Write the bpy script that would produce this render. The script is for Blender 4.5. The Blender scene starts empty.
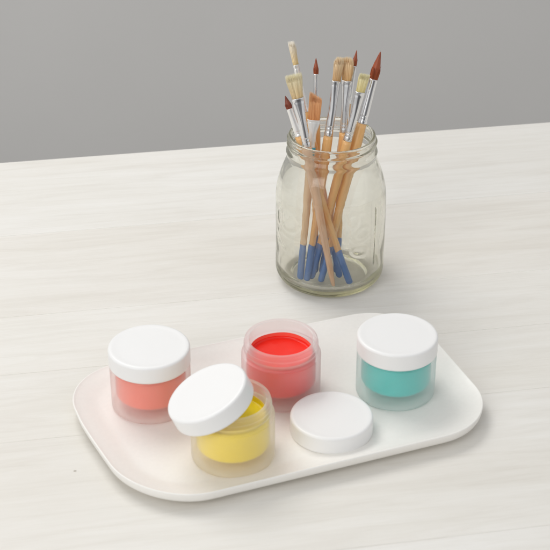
import bpy, bmesh, math, random
from mathutils import Vector, Matrix, noise
R = math.radians
S = 0.001                                   # shapes are written in millimetres
scene = bpy.context.scene
COL = scene.collection
random.seed(7)

# ------------------------------------------------------------------ helpers
def link(name, me, mat, parent=None, smooth=True):
    o = bpy.data.objects.new(name, me)
    COL.objects.link(o)
    if mat: me.materials.append(mat)
    if smooth: me.polygons.foreach_set('use_smooth', [True] * len(me.polygons))
    if parent: o.parent = parent
    return o

def mesh_from(name, verts, faces, recalc=True):
    me = bpy.data.meshes.new(name)
    me.from_pydata([(x * S, y * S, z * S) for x, y, z in verts], [], faces)
    if recalc:
        bm = bmesh.new(); bm.from_mesh(me)
        bmesh.ops.recalc_face_normals(bm, faces=bm.faces)
        bm.to_mesh(me); bm.free()
    me.update()
    return me

def lathe(name, prof, n=128, mod=None, sx=None):
    """prof: (r, z) from axis to axis; mod(theta, r, z, k) -> r ; sx(k) -> (x scale, y scale)"""
    verts, faces, rings = [], [], []
    for k, (r, z) in enumerate(prof):
        if r < 1e-6:
            rings.append([len(verts)]); verts.append((0, 0, z)); continue
        ring = []
        for i in range(n):
            t = 2 * math.pi * i / n
            rr = mod(t, r, z, k) if mod else r
            a, b = sx(k) if sx else (1, 1)
            ring.append(len(verts)); verts.append((rr * math.cos(t) * a, rr * math.sin(t) * b, z))
        rings.append(ring)
    for a, b in zip(rings, rings[1:]):
        for i in range(n):
            j = (i + 1) % n
            if len(a) == 1 and len(b) == 1: continue
            if len(a) == 1: faces.append((a[0], b[i], b[j]))
            elif len(b) == 1: faces.append((a[i], b[0], a[j]))
            else: faces.append((a[i], b[i], b[j], a[j]))
    return mesh_from(name, verts, faces)

def arc(cx, cz, r, a0, a1, n=8):
    return [(cx + r * math.cos(R(a0 + (a1 - a0) * i / n)), cz + r * math.sin(R(a0 + (a1 - a0) * i / n))) for i in range(n + 1)]

def dense(prof, step):
    out = [prof[0]]
    for p, q in zip(prof, prof[1:]):
        d = math.dist(p, q); m = max(1, int(d / step))
        for i in range(1, m + 1):
            out.append((p[0] + (q[0] - p[0]) * i / m, p[1] + (q[1] - p[1]) * i / m))
    return out

def empty(name, loc, label, cat, group=None):
    o = bpy.data.objects.new(name, None); COL.objects.link(o)
    o.location = Vector(loc) * S; o.empty_display_size = .01
    tag(o, label, cat, group)
    return o

def tag(o, label, cat, group=None):
    o['label'] = label; o['category'] = cat
    if group: o['group'] = group
    return o

# ------------------------------------------------------------------ materials
def new_mat(name):
    m = bpy.data.materials.new(name); m.use_nodes = True
    nt = m.node_tree; b = nt.nodes['Principled BSDF']
    return m, nt, b

def node(nt, typ, **kw):
    n = nt.nodes.new(typ)
    for k, v in kw.items():
        if k in n.inputs: n.inputs[k].default_value = v
        else: setattr(n, k, v)
    return n

def coords(nt, scale=(1, 1, 1), rot=(0, 0, 0), kind='Object'):
    tc = nt.nodes.new('ShaderNodeTexCoord'); mp = nt.nodes.new('ShaderNodeMapping')
    mp.inputs['Scale'].default_value = scale; mp.inputs['Rotation'].default_value = rot
    nt.links.new(tc.outputs[kind], mp.inputs['Vector'])
    return mp.outputs['Vector']

def noise_tex(nt, vec, scale, detail=4, rough=.5, dist=0):
    n = node(nt, 'ShaderNodeTexNoise', Scale=scale, Detail=detail, Roughness=rough, Distortion=dist)
    nt.links.new(vec, n.inputs['Vector']); return n.outputs['Fac']

def ramp(nt, fac, stops):
    r = nt.nodes.new('ShaderNodeValToRGB'); e = r.color_ramp.elements
    while len(e) < len(stops): e.new(.5)
    for el, (p, c) in zip(e, stops): el.position = p; el.color = (*c, 1)
    nt.links.new(fac, r.inputs['Fac']); return r.outputs['Color']

def mix(nt, a, b, fac, mode='MIX'):
    m = nt.nodes.new('ShaderNodeMix'); m.data_type = 'RGBA'; m.blend_type = mode
    for s, v in ((6, a), (7, b), (0, fac)):
        if hasattr(v, 'links') or hasattr(v, 'is_linked'): nt.links.new(v, m.inputs[s])
        elif isinstance(v, (int, float)): m.inputs[s].default_value = v
        else: m.inputs[s].default_value = (*v, 1)
    return m.outputs[2]

def bump(nt, b, h, strength, dist=.0005):
    n = node(nt, 'ShaderNodeBump', Strength=strength, Distance=dist)
    nt.links.new(h, n.inputs['Height']); nt.links.new(n.outputs['Normal'], b.inputs['Normal'])

def simple(name, col, rough=.5, bumpy=0, bs=300, **kw):
    m, nt, b = new_mat(name)
    b.inputs['Roughness'].default_value = rough
    v = coords(nt)
    f = noise_tex(nt, v, bs, 3)
    c = ramp(nt, f, [(.3, tuple(x * .985 for x in col)), (.7, tuple(min(1, x * 1.01) for x in col))])
    nt.links.new(c, b.inputs['Base Color'])
    if bumpy: bump(nt, b, f, bumpy, .0002)
    for k, val in kw.items(): b.inputs[k.replace('_', ' ')].default_value = val
    return m

# white-washed table boards: grain runs along local x
SPK = (-152.7, -201.3)
def wood_white():
    m, nt, b = new_mat('whitewashed_wood')
    g1 = noise_tex(nt, coords(nt, (3.0, 34, 34)), 3.0, 8, .62, .9)
    g2 = noise_tex(nt, coords(nt, (9, 210, 20)), 5, 5, .65, .3)
    g3 = noise_tex(nt, coords(nt, (1.2, 4.5, 3)), 2.4, 3, .5)
    base = ramp(nt, g1, [(.28, (.75, .732, .695)), (.50, (.80, .788, .757)), (.74, (.832, .824, .802))])
    fine = ramp(nt, g2, [(.30, (.965, .96, .95)), (.55, (1, 1, 1))])
    big = ramp(nt, g3, [(.35, (.945, .932, .91)), (.65, (1.0, 1.0, 1.0))])
    c = mix(nt, base, fine, .8, 'MULTIPLY'); c = mix(nt, c, big, .9, 'MULTIPLY')
    # a different cast on each board (object attribute-free: banded by a white noise of the board index)
    at = nt.nodes.new('ShaderNodeAttribute'); at.attribute_name = 'board_tone'
    c = mix(nt, c, at.outputs['Color'], 1.0, 'MULTIPLY')
    # a few knots / specks
    dv = node(nt, 'ShaderNodeVectorMath', operation='DISTANCE'); nt.links.new(coords(nt, (.85, 1, 1)), dv.inputs[0]); dv.inputs[1].default_value = (SPK[0] * .85 * S, SPK[1] * S, 0)
    dm = node(nt, 'ShaderNodeMath', operation='MULTIPLY'); dm.inputs[1].default_value = 400; nt.links.new(dv.outputs['Value'], dm.inputs[0])
    sp = ramp(nt, dm.outputs[0], [(.18, (.42, .37, .33)), (.40, (1, 1, 1))])
    c = mix(nt, c, sp, .8, 'MULTIPLY')
    nt.links.new(c, b.inputs['Base Color'])
    b.inputs['Roughness'].default_value = .52; b.inputs['Specular IOR Level'].default_value = .35
    bump(nt, b, g2, .25, .0003)
    return m

def frosted(name, tint, dif):
    """milky translucent plastic"""
    m, nt, b = new_mat(name); out = nt.nodes['Material Output']; nt.nodes.remove(b)
    f = noise_tex(nt, coords(nt), 900, 2)
    bp = node(nt, 'ShaderNodeBump', Strength=.12, Distance=.0002); nt.links.new(f, bp.inputs['Height'])
    def sh(typ, **kw):
        n = node(nt, typ, **kw); n.inputs['Color'].default_value = (*tint, 1)
        if 'Normal' in n.inputs: nt.links.new(bp.outputs['Normal'], n.inputs['Normal'])
        return n.outputs[0]
    def mx(p, q, k):
        n = nt.nodes.new('ShaderNodeMixShader')
        if isinstance(k, float): n.inputs[0].default_value = k
        else: nt.links.new(k, n.inputs[0])
        nt.links.new(p, n.inputs[1]); nt.links.new(q, n.inputs[2]); return n.outputs[0]
    milk = mx(sh('ShaderNodeBsdfDiffuse'), sh('ShaderNodeBsdfTranslucent'), .5)
    clear = mx(sh('ShaderNodeBsdfTransparent'), sh('ShaderNodeBsdfRefraction', IOR=1.02, Roughness=.5), .58)
    lw = node(nt, 'ShaderNodeLayerWeight', Blend=.5)
    pw = node(nt, 'ShaderNodeMath', operation='POWER'); nt.links.new(lw.outputs['Facing'], pw.inputs[0]); pw.inputs[1].default_value = 1.7
    mr = node(nt, 'ShaderNodeMapRange'); mr.inputs['To Min'].default_value = dif; mr.inputs['To Max'].default_value = .62
    nt.links.new(pw.outputs[0], mr.inputs['Value'])
    body = mx(clear, milk, mr.outputs[0])
    p5 = node(nt, 'ShaderNodeMath', operation='POWER'); nt.links.new(lw.outputs['Facing'], p5.inputs[0]); p5.inputs[1].default_value = 4.5
    fr = node(nt, 'ShaderNodeMapRange'); fr.inputs['To Min'].default_value = .025; fr.inputs['To Max'].default_value = .35; nt.links.new(p5.outputs[0], fr.inputs['Value'])
    gl = node(nt, 'ShaderNodeBsdfGlossy', Roughness=.28)
    nt.links.new(mx(body, gl.outputs[0], fr.outputs[0]), out.inputs['Surface'])
    return m

def glass_mat():
    m, nt, b = new_mat('greenish_jar_glass')
    b.inputs['Base Color'].default_value = (.99, .99, .975, 1)
    b.inputs['Roughness'].default_value = 0.0
    b.inputs['IOR'].default_value = 1.44
    b.inputs['Transmission Weight'].default_value = 1
    f = noise_tex(nt, coords(nt), 28, 2)
    bump(nt, b, f, .35, .004)
    ab = node(nt, 'ShaderNodeVolumeAbsorption', Density=32.0); ab.inputs['Color'].default_value = (.73, .715, .52, 1)
    out = nt.nodes['Material Output']; nt.links.new(ab.outputs[0], out.inputs['Volume'])
    tr = node(nt, 'ShaderNodeBsdfTransparent'); tr.inputs['Color'].default_value = (.965, .97, .945, 1)
    ms = nt.nodes.new('ShaderNodeMixShader'); ms.inputs[0].default_value = .07
    nt.links.new(b.outputs[0], ms.inputs[1]); nt.links.new(tr.outputs[0], ms.inputs[2]); nt.links.new(ms.outputs[0], out.inputs['Surface'])
    return m

def metal(name, col=(.82, .82, .83), rough=.16):
    m, nt, b = new_mat(name)
    f = noise_tex(nt, coords(nt, (1, 1, .1)), 1500, 3)
    nt.links.new(ramp(nt, f, [(.3, tuple(x * .92 for x in col)), (.7, col)]), b.inputs['Base Color'])
    b.inputs['Metallic'].default_value = 1; b.inputs['Roughness'].default_value = rough
    bump(nt, b, f, .06, .0001)
    return m

def handle_wood(name, light, dark):
    m, nt, b = new_mat(name)
    f = noise_tex(nt, coords(nt, (1, 1, .07)), 900, 5, .6, .3)
    c = ramp(nt, f, [(.25, dark), (.55, light)])
    nt.links.new(c, b.inputs['Base Color'])
    b.inputs['Roughness'].default_value = .32; b.inputs['Coat Weight'].default_value = .3; b.inputs['Coat Roughness'].default_value = .15
    bump(nt, b, f, .1, .0001)
    return m

def bristle(name, root, tip, L):
    m, nt, b = new_mat(name)
    tc = nt.nodes.new('ShaderNodeTexCoord'); sp = nt.nodes.new('ShaderNodeSeparateXYZ')
    nt.links.new(tc.outputs['Object'], sp.inputs[0])
    mr = node(nt, 'ShaderNodeMapRange'); mr.inputs['From Min'].default_value = L[0] * S; mr.inputs['From Max'].default_value = L[1] * S
    nt.links.new(sp.outputs['Z'], mr.inputs['Value'])
    c = ramp(nt, mr.outputs[0], [(.0, root), (.95, tip)])
    f = noise_tex(nt, coords(nt, (1, 1, .05)), 2500, 3)
    c = mix(nt, c, ramp(nt, f, [(.35, (.84, .82, .79)), (.6, (1, 1, 1))]), .8, 'MULTIPLY')
    nt.links.new(c, b.inputs['Base Color']); b.inputs['Roughness'].default_value = .45
    return m

M = {}
M['table'] = wood_white()
M['tray'] = simple('matte_cream_tray', (.865, .845, .81), .42, .02, 420)
def plain(name, col, rough, **kw):
    m, nt, b = new_mat(name); b.inputs['Base Color'].default_value = (*col, 1)
    f = noise_tex(nt, coords(nt), 35, 3)
    rr = node(nt, 'ShaderNodeMapRange'); rr.inputs['To Min'].default_value = rough - .05; rr.inputs['To Max'].default_value = rough + .05
    nt.links.new(f, rr.inputs['Value']); nt.links.new(rr.outputs[0], b.inputs['Roughness'])
    for k, val in kw.items(): b.inputs[k.replace('_', ' ')].default_value = val
    return m
M['lid'] = plain('white_plastic', (.845, .843, .84), .36)
M['wall'] = simple('grey_wall', (.655, .645, .628), .9, .0, 6)
M['glass'] = glass_mat()
M['metal'] = metal('silver_ferrule')
M['satin'] = metal('satin_white_ferrule', (.93, .93, .92), .38)
M['white'] = plain('white_enamelled_ferrule', (.88, .88, .87), .3, Metallic=.25)
M['wood'] = handle_wood('varnished_wood', (.86, .50, .20), (.72, .38, .13))
M['pale'] = handle_wood('pale_wood', (.80, .56, .34), (.66, .42, .23))
M['pink'] = handle_wood('natural_wood', (.80, .52, .34), (.64, .37, .22))
M['blue'] = simple('blue_paint', (.085, .20, .50), .4, .15, 500)
M['teal_dab'] = simple('teal_stain', (.06, .42, .55), .5)

# ------------------------------------------------------------------ the setting
ANG = R(9.8)
def make_table():
    seams = [218.5, 91, -25, -95, -167, -294, -375, -430]
    bm = bmesh.new(); tone = bm.loops.layers.float_color.new('board_tone')
    tones = [(1.0, 1.0, 1.0), (.985, .975, .962), (1.0, .995, .985), (.99, .985, .975), (.985, .98, .972), (1, 1, 1), (.99, .985, .975), (1, 1, 1), (.985, .98, .97)]
    for k, (v1, v0) in enumerate(zip(seams, seams[1:])):
        res = bmesh.ops.create_cube(bm, size=1)
        g = .05 if k else .1
        x0, x1 = -1100, 1100
        for v in res['verts']:
            v.co = Vector((x1 if v.co.x > 0 else x0, (v1 - g) if v.co.y > 0 else (v0 + g), 0 if v.co.z > 0 else -26)) * S
        es = list({e for v in res['verts'] for e in v.link_edges if all(abs(w.co.z) < 1e-9 for w in e.verts)})
        r2 = bmesh.ops.bevel(bm, geom=es, offset=.00028 if k else .0009, segments=3, affect='EDGES', profile=.5)
        fs = {f for v in res['verts'] if v.is_valid for f in v.link_faces} | set(r2['faces'])
        seen = set(fs); stack = list(fs)
        while stack:
            f = stack.pop()
            for l in f.loops: l[tone] = (*tones[k % 9], 1)
            for e in f.edges:
                for h in e.link_faces:
                    if h not in seen: seen.add(h); stack.append(h)
    me = bpy.data.meshes.new('table_surface'); bm.to_mesh(me); bm.free()
    o = link('table_surface', me, M['table'], smooth=False)
    o.rotation_euler.z = ANG; o['kind'] = 'structure'
make_table()

def make_wall():
    bm = bmesh.new(); bmesh.ops.create_cube(bm, size=1)
    for v in bm.verts: v.co = Vector((v.co.x * 6, .95 + (.1 if v.co.y > 0 else 0), 1.9 if v.co.z > 0 else -1.1))
    me = bpy.data.meshes.new('wall'); bm.to_mesh(me); bm.free()
    o = link('wall', me, M['wall'], smooth=False); o.rotation_euler.z = R(4); o['kind'] = 'structure'
make_wall()

# ------------------------------------------------------------------ tray
def make_tray():
    hx, hy = 119.0, 71.8
    rad = {(1, 1): 40, (-1, 1): 38, (-1, -1): 46, (1, -1): 40}
    def ring(d):
        pts = []
        for (sx, sy), a0 in (((1, 1), 0), ((-1, 1), 90), ((-1, -1), 180), ((1, -1), 270)):
            r0 = rad[(sx, sy)]; r = max(r0 - d, 3)
            cx, cy = sx * (hx - r0), sy * (hy - r0)
            if d > r0 - 3: cx = sx * (hx - d - 3); cy = sy * (hy - d - 3)
            for i in range(25):
                a = R(a0 + 90 * i / 24); pts.append((cx + r * math.cos(a), cy + r * math.sin(a)))
        # fill the straight sides, and give every side a slight belly
        out = []
        for i, p in enumerate(pts):
            q = pts[(i + 1) % len(pts)]; m = max(1, int(math.dist(p, q) / 6))
            for j in range(m): out.append((p[0] + (q[0] - p[0]) * j / m, p[1] + (q[1] - p[1]) * j / m))
        return out
    prof = [(34, 0.8), (24.5, .8), (23.5, .05), (21.5, 0), (20.6, .4), (19.4, 1.8), (12, 3.3), (5.0, 3.9), (2.6, 4.3), (1.5, 5.0), (.7, 6.6), (.2, 9.0), (0, 10.4), (.1, 10.9), (.4, 11.15), (.85, 11.1), (1.3, 10.85), (2.4, 10.4), (5, 9.75), (9, 8.7), (13, 7.65), (15.5, 7.2), (18, 7.02), (24, 7.0), (34, 7.0)]
    base = ring(0); n = len(base)
    # the same number of points on each ring: project every inset ring from the same parametrisation
    verts, faces, rings = [], [], []
    def ring_n(d):
        pts = []
        for (x, y) in base:
            # inward normal of the rounded rectangle at (x, y)
            sx, sy = (1 if x > 0 else -1), (1 if y > 0 else -1); r0 = rad[(sx, sy)]
            cx, cy = sx * (hx - r0), sy * (hy - r0)
            dx = (x - cx) if sx * (x - cx) > 0 else 0; dy = (y - cy) if sy * (y - cy) > 0 else 0
            L = math.hypot(dx, dy) or 1
            pts.append((x - dx / L * d, y - dy / L * d))
        return pts
    for d, z in prof:
        pts = [(x + (12 * (max(0, 20 - y) / 92) ** 1.2 * min(1, -x / hx) if x < 0 else 0), y) for x, y in ring_n(d)]; rings.append(range(len(verts), len(verts) + n)); verts += [(x, y, z) for x, y in pts]
    for a, b in zip(rings, rings[1:]):
        for i in range(n): faces.append((a[i], a[(i + 1) % n], b[(i + 1) % n], b[i]))
    faces.append(tuple(reversed(rings[0]))); faces.append(tuple(rings[-1]))
    me = mesh_from('tray', verts, faces)
    o = link('tray', me, M['tray'])
    o.location = Vector((1.8, -166.6, .1)) * S; o.rotation_euler.z = R(21)
    tag(o, 'cream white rounded rectangular tray holding the paint jars on the table', 'tray')
make_tray()
TZ = 7.15                                   # top of the tray's floor

# ------------------------------------------------------------------ paint jars
def lid_mesh():
    Ro, H = 24.7, 11.2
    prof = [(0, H - .15), (20.8, H - .15), (22.0, H)] + arc(Ro - 1.7, H - 1.7, 1.7, 82, 0, 8) + [(Ro, 1.6), (Ro + .02, .6), (Ro - .3, .08), (Ro - .8, 0), (Ro - 1.25, .15), (Ro - 1.4, .6), (Ro - 1.4, H - 2.4), (Ro - 2.0, H - 1.6), (0, H - 1.6)]
    return lathe('lid', dense(prof, 2.2), 160)
LID = lid_mesh()
def body_mesh():
    prof = ([(0, .5), (20.3, .5), (21.2, 0), (22.8, 0)] + arc(22.8, 1.6, 1.6, -80, 0, 6) + [(24.4, 28.4)] + arc(23.6, 28.4, .8, 10, 80, 4)
            + [(22.9, 29.4), (22.4, 29.7), (22.25, 30.3), (22.25, 31.8), (22.9, 32.4), (22.9, 33.1), (22.25, 33.7), (22.25, 35.2), (22.8, 35.7), (22.8, 36.2), (22.25, 36.8)]
            + arc(21.35, 38.2, .9, 0, 90, 5) + [(20.3, 39.15)] + arc(20.1, 38.4, .75, 95, 180, 5)
            + [(19.35, 32), (19.9, 28.5), (21.1, 25.5), (21.2, 10.6)] + arc(18.7, 10.1, 2.5, 0, -90, 8) + [(0, 7.6)])
    return lathe('jar_body', dense(prof, 2.5), 160)
BODY = body_mesh()
def paint_mesh(level, film):
    wall = lambda z: (19.35 if z > 32 else 19.6) - .1 if z > 27 else 19.58
    prof = [(0, level), (17.6, level), (18.5, level + .15), (18.95, level + .6), (19.12, level + 1.4), (19.12, film - .3), (19.2, film), (19.28, film - .2), (19.42, level + 1.5), (19.75, 28.4), (20.5, 26.6), (20.98, 25.2), (21.08, 10.6)] + arc(18.7, 10.12, 2.38, 0, -90, 8) + [(0, 7.74)]
    def mod(t, r, z, k):
        return r
    me = lathe('paint', dense(prof, 2.5), 128, mod)
    # wavy upper edge of the film left on the wall, and a faintly uneven surface
    for v in me.vertices:
        x, y, z = v.co / S
        r = math.hypot(x, y)
        if z > level + 1.5 and r > 18.9:
            t = math.atan2(y, x); w = .5 + .5 * math.sin(t * 2 + 1) * math.cos(t * 3 - .6)
            v.co.z = (level + 1.5 + (z - level - 1.5) * (.82 + .22 * w)) * S
        elif r < 17 and z > level - .2:
            v.co.z += noise.noise(Vector((x * .12, y * .12, level))) * .5 * S
    return me

def paint_mat(name, col):
    m = simple(name, col, .30, .05, 120)
    b = m.node_tree.nodes['Principled BSDF']; b.inputs['Specular IOR Level'].default_value = .4
    return m

def paint_jar(x, y, rot, col_name, col, tint, label, lid, level=27, film=30.6, dif=.125):
    t = empty('paint_jar', (x, y, TZ), label, 'paint jar', 'frosted jars of paint on the tray')
    t.rotation_euler.z = R(rot)
    b = link('jar_body', BODY.copy(), frosted('frosted_plastic_' + col_name, tint, dif), t)
    b.data.materials.append(frosted('milky_base_' + col_name, tint, .62))   # base made milkier, standing in for light scattered inside the plastic
    for f in b.data.polygons:
        c_ = f.center / S
        if c_.z < 1.2 and math.hypot(c_.x, c_.y) < 23.4: f.material_index = 1
    p = link('paint', paint_mesh(level, film), paint_mat(col_name + '_paint', col), t); p['label'] = col_name.replace('_', ' ') + ' paint filling the jar'
    if lid:
        l = link('lid', LID.copy(), M['lid'], t); l.location.z = 29.85 * S
    # the thin film left on the wall above the surface is lighter than the full depth of paint
    p.data.materials.append(paint_mat(col_name + '_paint_film', tuple(min(1, c * .86 + .14 * f) for c, f in zip(col, (1, .75, .55)))))
    for f in p.data.polygons:
        if f.center.z > (level + 1.2) * S: f.material_index = 1
    return t

paint_jar(-75.6, -165.3, 20, 'coral', (.98, .21, .125), (.985, .965, .955), 'closed frosted jar of coral orange paint under a white lid', True)
paint_jar(3.7, -153.2, 60, 'red', (.92, .022, .010), (.985, .96, .96), 'open frosted jar of bright red paint with no lid on', False, 26.5, 30.5)
paint_jar(74.5, -152, 110, 'teal', (.004, .58, .54), (.965, .985, .98), 'closed frosted jar of teal paint under a white lid', True)
paint_jar(-24.4, -216.7, 200, 'yellow', (.99, .80, .004), (.985, .97, .93), 'frosted jar of yellow paint, half open under a leaning lid', False, 26.5, 30.5)

lo = link('lid', LID.copy(), M['lid'])
lo.location = Vector((33.6, -193.8, TZ)) * S
tag(lo, 'white round lid lying flat on the tray beside the yellow jar', 'lid', 'loose white jar lids')
la = link('lid', LID.copy(), M['lid'])
n_ = Vector((-.407, -.045, .912)).normalized()
T_ = Vector((-39.0, -218.5, 52.0))
la.rotation_mode = 'QUATERNION'; la.rotation_quaternion = Vector((0, 0, 1)).rotation_difference(n_)
la.location = (T_ - n_ * 11.2) * S
tag(la, 'white round lid leaning tilted on the open yellow paint jar', 'lid', 'loose white jar lids')

# ------------------------------------------------------------------ glass jar
JX, JY = 38.7, 0.0
def seg_d(p, a, b):
    ax, ay = a; bx, by = b; px, py = p
    dx, dy = bx - ax, by - ay; t = max(0, min(1, ((px - ax) * dx + (py - ay) * dy) / (dx * dx + dy * dy + 1e-9)))
    return math.hypot(px - ax - t * dx, py - ay - t * dy)
EMB = []
def poly(pts, closed=False):
    pp = pts + ([pts[0]] if closed else [])
    for a, b in zip(pp, pp[1:]): EMB.append((a, b))
def ell(cx, cz, rx, rz, a0=0, a1=360, n=14, tilt=0):
    q = []
    for i in range(n + 1):
        a = R(a0 + (a1 - a0) * i / n); x, z = rx * math.cos(a), rz * math.sin(a)
        q.append((cx + x * math.cos(R(tilt)) - z * math.sin(R(tilt)), cz + x * math.sin(R(tilt)) + z * math.cos(R(tilt))))
    return q
# raised ornament (arc position in mm from the jar's front, height in mm)
poly(ell(-34, 57, 10, 8, 20, 350)); poly(ell(-44, 56, 4, 7))
poly([(-48, 43), (-40, 45.5), (-30, 44), (-20, 46)])
poly([(-46, 36), (-38, 33), (-30, 34)])
poly(ell(14, 62, 4, 5)); poly(ell(22, 52, 5, 4, 0, 300, tilt=25)); poly([(12, 50), (18, 44), (27, 47)]); poly(ell(20, 38, 6, 3, 20, 340, tilt=-15))
poly([(9, 66), (12, 58), (10, 48)])
SEAMS = [R(-90 + 51)]
def mason_mod(t, r, z, k):
    if k >= N_OUT: return r
    # front of the jar is -y  (t = -90 degrees)
    th = (t + math.pi / 2 + math.pi) % (2 * math.pi) - math.pi
    d = 0
    if 20 < z < 72:
        s = th * 38.3
        if -60 < s < 40:
            for a, b in EMB:
                q = seg_d((s, z), a, b)
                if q < 2.6: d = max(d, .30 * (.5 + .5 * math.cos(math.pi * q / 2.6)))
    if 21 < z < 70:
        for sm in SEAMS:
            q = abs((t - sm + math.pi) % (2 * math.pi) - math.pi) * 38
            if q < 1.3: d = max(d, .6 * (.5 + .5 * math.cos(math.pi * q / 1.3)) * min(1, (z - 21) / 4, (70 - z) / 4))
    if 100.5 < z < 110:
        tt = (t % (2 * math.pi)) / (2 * math.pi)
        for turn in (0, 1):
            zc = 102.6 + 3.4 * (tt + turn)
            if zc < 108.2:
                q = abs(z - zc)
                if q < 1.2: d = max(d, 1.25 * (.5 + .5 * math.cos(math.pi * q / 1.2)) * min(1, (tt + turn) / .08 , max(0, (108.2 - zc) / .6)))
    # slight unevenness of pressed glass
    d += .10 * math.sin(3 * t + z * .05) + .06 * math.sin(7 * t - z * .11)
    return r + d
outer = ([(0, 2.0), (20, 1.8), (25, 1.2), (27.2, .15), (28.5, 0)] + arc(28.3, 10, 10, -80, 0, 10) + [(38.3, 11)]
         + [(38.3, 62)] + [(38.15, 67), (37.7, 71.5), (36.9, 76), (35.7, 80.5), (34.2, 85), (32.7, 88.8), (31.4, 92), (30.7, 94.3)]
         + [(30.35, 95.6), (30.5, 96.6), (30.85, 97.5), (31.15, 98.3), (31.1, 99.0), (30.7, 99.9), (30.2, 100.8), (29.8, 101.6)])
outer = dense(outer, 1.0) + dense([(29.6, 102), (29.6, 108.2), (29.4, 109.4)], .3) + arc(28.4, 109.4, 1.2, 10, 90, 6)
N_OUT = len(outer)
inner = arc(28.0, 109.6, 1.0, 95, 180, 5) + [(27.0, 104), (27.3, 96), (28.6, 91.5), (31.2, 85), (33.4, 78), (34.8, 71), (35.2, 62), (35.3, 16)] + arc(25.3, 15, 10, 0, -85, 10) + [(20, 4.6), (8, 5.4), (0, 5.6)]
jar = link('glass_jar', lathe('glass_jar', outer + dense(inner, 2.5), 600, mason_mod), M['glass'])
jar.location = Vector((JX, JY, .1)) * S
tag(jar, 'clear greenish glass canning jar holding the paintbrushes on the table', 'jar')

# ------------------------------------------------------------------ brushes
def strands(name, z0, z1, w0, d0, w1, d1, tipstyle, n, seed, slant=0):
    """hundreds of separate tapering hairs; (w, d) half width / half depth at the ferrule and at the widest tip"""
    rnd = random.Random(seed); verts, faces = [], []
    L = z1 - z0
    for k in range(n):
        a = rnd.uniform(0, 2 * math.pi); q = math.sqrt(rnd.random())
        ux, uy = q * math.cos(a), q * math.sin(a)
        if tipstyle == 'point':
            ln = L * (1 - .60 * q ** 1.3) * rnd.uniform(.94, 1.0)
        elif tipstyle == 'filbert':
            ln = L * (1 - .16 * abs(ux) ** 3) * rnd.uniform(.93, 1.02)
        else:
            ln = L * rnd.uniform(.94, 1.02) + slant * ux
        js = 1.1 if rnd.random() < .05 and q > .6 else .2
        jx, jy = rnd.uniform(-js, js), rnd.uniform(-js, js)
        hr = rnd.uniform(.10, .17)
        rings = []
        m = 6
        for i in range(m + 1):
            f = i / m; zf = ln * f / L
            if tipstyle == 'point':
                sc = (1 + .14 * math.sin(min(1, zf * 1.5) * math.pi)) * max(0.0, 1 - (max(0, zf - .35) / .65) ** 1.5)
                px, py = ux * w0 * sc, uy * d0 * sc
            else:
                s = zf * zf * (3 - 2 * min(1, zf)); s = min(1, max(0, s))
                px = ux * (w0 + (w1 - w0) * s); py = uy * (d0 + (d1 - d0) * s)
            px += jx * f * f; py += jy * f * f
            rr = hr * (1 if f < .7 else (1 - (f - .7) / .3 * .85))
            rings.append([len(verts) + j for j in range(3)])
            for j in range(3):
                b = 2 * math.pi * j / 3 + a
                verts.append((px + rr * math.cos(b), py + rr * math.sin(b), z0 + ln * f))
        for r0, r1 in zip(rings, rings[1:]):
            for j in range(3): faces.append((r0[j], r0[(j + 1) % 3], r1[(j + 1) % 3], r1[j]))
        faces.append(tuple(rings[-1])); faces.append(tuple(reversed(rings[0])))
    # solid heart so that nothing shows through
    base = len(verts); N = 20; hs = []
    for i in range(9):
        f = i / 8 * (.80 if tipstyle != 'point' else .93)
        if tipstyle == 'point':
            sc = (1 + .14 * math.sin(min(1, f * 1.5) * math.pi)) * max(0.02, 1 - (max(0, f - .35) / .65) ** 1.5) * .93; a_, b_ = w0 * sc, d0 * sc
        else:
            s = f * f * (3 - 2 * f); a_ = (w0 + (w1 - w0) * s) * .93; b_ = (d0 + (d1 - d0) * s) * .93
            if i == 8: a_ *= .8; b_ *= .6
        hs.append([len(verts) + j for j in range(N)])
        for j in range(N):
            b = 2 * math.pi * j / N; verts.append((a_ * math.cos(b), b_ * math.sin(b), z0 + L * f))
    for r0, r1 in zip(hs, hs[1:]):
        for j in range(N): faces.append((r0[j], r0[(j + 1) % N], r1[(j + 1) % N], r1[j]))
    faces.append(tuple(hs[-1])); faces.append(tuple(reversed(hs[0])))
    return mesh_from(name, verts, faces)

CAM_P = R(30.5); CAM_D = 1.03
CAM = Vector((0, -CAM_D * math.cos(CAM_P), CAM_D * math.sin(CAM_P)))

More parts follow.
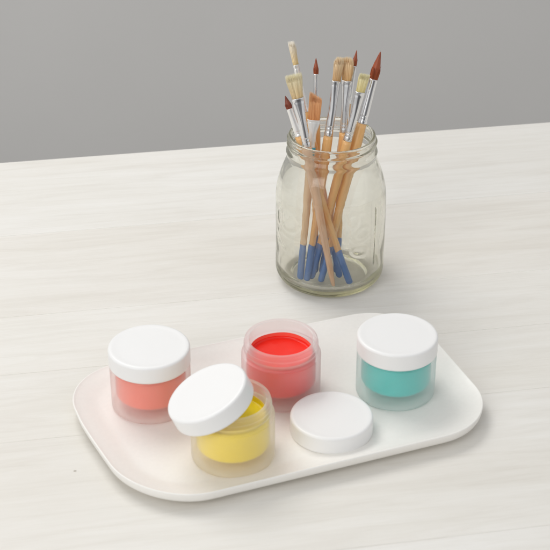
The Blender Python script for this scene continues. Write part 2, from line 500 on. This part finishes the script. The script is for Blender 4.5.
def brush(B, T, lb, lf, w0, d0, w1, d1, style, fr, roll, colr, colt, label, hmat='wood', fmat='metal', dip=27, slant=0, n=260, dab=None, group='artist brushes standing in the glass jar', hr=3.3):
    B = Vector(B); T = Vector(T); L = (T - B).length; z = (T - B).normalized()
    e = empty('paintbrush', B, label, 'paintbrush', group)
    x = Vector((1, 0, 0)); x = (x - z * x.dot(z)).normalized(); y = z.cross(x)
    c, s = math.cos(R(roll)), math.sin(R(roll))
    X = x * c + y * s; Y = z.cross(X)
    e.matrix_world = Matrix.Translation(B * S) @ Matrix((X, Y, z)).transposed().to_4x4()
    zf = L - lb - lf; zb = L - lb          # handle/ferrule joint, ferrule/bristle joint
    # handle: round end, slim tail, swelling below the ferrule
    def hrad(u):
        return 2.15 + (hr - 2.15) * (math.sin(min(1, max(0, (u - .12) / .72)) * math.pi * .5) ** 2) - (hr - fr[1] - .12) * max(0, (u - .86) / .14) ** 1.5
    pts = [(hrad(i / 40), zf * i / 40) for i in range(41)]
    full = [(0, -.0)] + [(2.15 * math.sin(R(a)), 2.15 * (1 - math.cos(R(a)))) for a in (20, 40, 60, 80)]
    body = [p for p in pts if p[1] > 2.2]
    if dip:
        prof = [(0, dip - 1.5)] + [(hrad((dip - 1.5) / zf) - .05, dip - 1.5)] + [p for p in body if p[1] > dip] + [(0, zf)]
        link('handle', lathe('handle', prof, 28), M[hmat], e)
        dp = full + [(r + .10, q) for r, q in body if q < dip] + [(hrad(dip / zf) + .1, dip), (hrad(dip / zf) - .1, dip + .25), (0, dip + .25)]
        me = lathe('painted_end', dp, 28, lambda t, r, q, k: r)
        for v in me.vertices:
            if v.co.z > (dip - .5) * S:
                t = math.atan2(v.co.y, v.co.x); v.co.z += .5 * S * math.sin(2 * t + L)
        link('painted_end', me, M['blue'], e)
    else:
        prof = [(0, -.3), (.7, 0), (1.2, 1.6)] + [(min(r, 1.2 + (q - 1.6) * .08), q) for r, q in body] + [(0, zf)]
        link('handle', lathe('handle', prof, 28), M[hmat], e)
    if dab:
        dprof = [(fr[1] - .6, zf - 5.2), (fr[1] + .42, zf - 5.0), (fr[1] + .46, zf - 1.0), (fr[1] + .42, zf - .2), (fr[1] - .6, zf - .1)]
        dprof = [(0, zf - 5.2)] + dprof + [(0, zf - .1)]
        d_ = link('paint_dab', lathe('paint_dab', dprof, 24), M[dab], e); d_['label'] = 'teal dab at the top of the handle'
    # ferrule: tube, flattened towards the bristles, with crimp rings, a rolled mouth and an open end
    prof = []; fl = []
    nz = 48
    for i in range(nz + 1):
        u = i / nz; q = zf + lf * u
        r = fr[1] + (fr[0] - fr[1]) * min(1, u / .75)
        for cpos in (.10, .16):
            r -= .26 * math.exp(-((u - cpos) * lf / .5) ** 2)
        if style != 'point': r -= .18 * math.exp(-((u - .93) * lf / .45) ** 2)
        if i == nz: r += .05
        prof.append((r, q)); s_ = max(0, (u - .45) / .55); s_ = s_ * s_ * (3 - 2 * s_); fl.append(s_)
    prof = [(0, zf)] + prof + [(fr[0] - .3, zb - .1), (0, zb - .6)]; fl = [0] + fl + [1, 1]
    if style == 'point': sxf = None
    else:
        ra, rb = (w0 + .35) / fr[0], (d0 + .35) / fr[0]
        sxf = lambda k: (1 + (ra - 1) * fl[k], 1 + (rb - 1) * fl[k])
    link('ferrule', lathe('ferrule', prof, 40, None, sxf), M[fmat], e)
    bm_ = bristle('bristle_' + style, colr, colt, (zb, L))
    link('bristles', strands('bristles', zb - 1.2, L, w0, d0, w1, d1, style, n, int(L * 100), slant), bm_, e)
    return e

CR, CT = (.56, .36, .16), (.80, .68, .44)
BR_, BT = (.42, .10, .035), (.27, .06, .025)
brush((45.4, -16.3, 8), (10.7, 24.2, 167.8), 16, 33, 2.4, 1.6, 3.0, 2.1, 'filbert', (1.9, 2.5), 62, (.93, .72, .36), (.95, .90, .80), 'tall slim paintbrush with cream bristles seen edge on, leaning furthest left', fmat='satin')
brush((40.8, -30.0, 8), (11.8, -9.4, 158.1), 16.5, 34, 3.7, 1.5, 5.8, 1.6, 'flat', (2.7, 2.9), 10, (.88, .68, .38), (.92, .86, .62), 'flat cream bristle paintbrush with bare wooden handle end, at the left of the jar', hmat='pink', dip=0, n=420)
brush((52.2, -26.9, 8), (6.6, -2.4, 140.2), 9.5, 20, 1.9, 1.9, 1.9, 1.9, 'point', (2.1, 2.7), 0, (.30, .07, .035), (.16, .035, .02), 'short round paintbrush with dark brown tip resting on the left rim', fmat='satin')
brush((28.5, -9.1, 8), (27.8, 28.1, 154.9), 11.5, 29, 1.55, 1.55, 1.5, 1.5, 'point', (1.75, 2.3), 0, BR_, BT, 'upright round paintbrush with small reddish brown tip, behind the orange brush')
brush((18.0, -20.0, 8), (27.4, 4.0, 137.5), 17, 19, 4.1, 1.5, 4.5, 1.2, 'flat', (2.6, 2.3), -6, (.93, .42, .16), (.96, .56, .28), 'flat paintbrush with orange bristles and white fan shaped ferrule', fmat='white', hmat='pale', slant=-2.2, n=420, dab='teal_dab', hr=2.9)
brush((22.4, -21.6, 8), (43.2, 10.8, 161.8), 16, 38, 3.1, 1.6, 4.0, 2.0, 'filbert', (2.6, 3.0), 30, (.74, .47, .22), (.93, .76, .52), 'tan bristle paintbrush, left one of the two touching tan heads', n=380)
brush((43.2, -9.5, 8), (48.7, 13.8, 160.6), 16, 36, 3.2, 1.6, 4.5, 2.0, 'filbert', (2.6, 3.0), -18, (.74, .46, .20), (.92, .72, .46), 'tan bristle paintbrush, right one of the two touching tan heads', n=380)
brush((32.9, -10.3, 8), (55.5, 30.4, 159.7), 11.5, 26, 1.4, 1.4, 1.4, 1.4, 'point', (1.6, 2.0), 0, BR_, BT, 'thin round paintbrush with small brown tip behind the tan heads', hmat='pale', hr=2.8)
brush((25.6, -17.3, 8), (59.5, .8, 153.9), 12.5, 35, 3.0, 1.5, 3.9, 1.5, 'flat', (2.5, 3.0), 14, (.80, .68, .30), (.92, .86, .56), 'short flat paintbrush with pale yellow bristles left of the large brown tip', n=360)
brush((31.9, -22.6, 8), (70.7, 16.6, 164.5), 20, 31, 2.75, 2.75, 2.7, 2.7, 'point', (2.9, 3.2), 0, (.42, .095, .03), (.27, .055, .02), 'large round paintbrush with pointed reddish brown tip, leaning furthest right', n=420, hr=3.7)

# ------------------------------------------------------------------ camera
cd = bpy.data.cameras.new('camera'); cam = bpy.data.objects.new('camera', cd); COL.objects.link(cam)
cam.location = CAM; cam.rotation_euler = (R(90) - CAM_P, 0, 0)
cd.sensor_width = 36; cd.lens = 1440 / 550 * 36; cd.clip_start = .01; cd.clip_end = 50
cd.dof.use_dof = True; cd.dof.focus_distance = 1.0; cd.dof.aperture_fstop = 22
scene.camera = cam

# ------------------------------------------------------------------ light
w = bpy.data.worlds.new('World'); scene.world = w; w.use_nodes = True
nt = w.node_tree; bg = nt.nodes['Background']; bg.inputs['Strength'].default_value = 1.0
# unseen surround shaped for its light: pale above, darker below the table
tcw = nt.nodes.new('ShaderNodeTexCoord'); spw = nt.nodes.new('ShaderNodeSeparateXYZ'); nt.links.new(tcw.outputs['Generated'], spw.inputs[0])
mrw = node(nt, 'ShaderNodeMapRange'); mrw.inputs['From Min'].default_value = -1; nt.links.new(spw.outputs['Z'], mrw.inputs['Value'])
up = ramp(nt, mrw.outputs[0], [(.42, (.34, .335, .33)), (.52, (.76, .76, .755)), (.72, (.70, .705, .71)), (1.0, (.50, .505, .51))])
dt = node(nt, 'ShaderNodeVectorMath', operation='DOT_PRODUCT'); dt.inputs[1].default_value = (.38, -.92, .0)
nt.links.new(tcw.outputs['Generated'], dt.inputs[0])
dk = ramp(nt, dt.outputs['Value'], [(.90, (1, 1, 1)), (.96, (.24, .24, .25))])  # dark wedge beside the camera, added for dark stripes in the ferrules
nt.links.new(mix(nt, up, dk, 1.0, 'MULTIPLY'), bg.inputs['Color'])
def area(name, loc, target, size, power, col):
    d = bpy.data.lights.new(name, 'AREA'); d.shape = 'RECTANGLE'; d.size, d.size_y = size; d.energy = power; d.color = col
    o = bpy.data.objects.new(name, d); COL.objects.link(o); o.location = loc
    o.rotation_euler = (Vector(target) - Vector(loc)).to_track_quat('-Z', 'Y').to_euler()
area('softbox_key', (-.55, .55, 1.35), (0, -.05, 0), (.9, .75), 11.6, (1, .985, .96))
area('added_fill', (-.75, -1.25, .9), (.02, -.1, .03), (.9, .9), 7.4, (1, .99, .975))  # added unseen lamp that brightens the front faces of jars and lids

scene.view_settings.view_transform = 'Standard'; scene.view_settings.look = 'None'
scene.view_settings.exposure = 0; scene.view_settings.gamma = 1
cy = scene.cycles
cy.use_denoising = True
try: cy.denoiser = 'OPENIMAGEDENOISE'
except Exception: pass
cy.max_bounces = 28; cy.transmission_bounces = 16; cy.transparent_max_bounces = 24; cy.diffuse_bounces = 18; cy.glossy_bounces = 8
cy.caustics_reflective = True; cy.caustics_refractive = True; cy.blur_glossy = .5
cy.sample_clamp_indirect = 30; cy.volume_bounces = 8
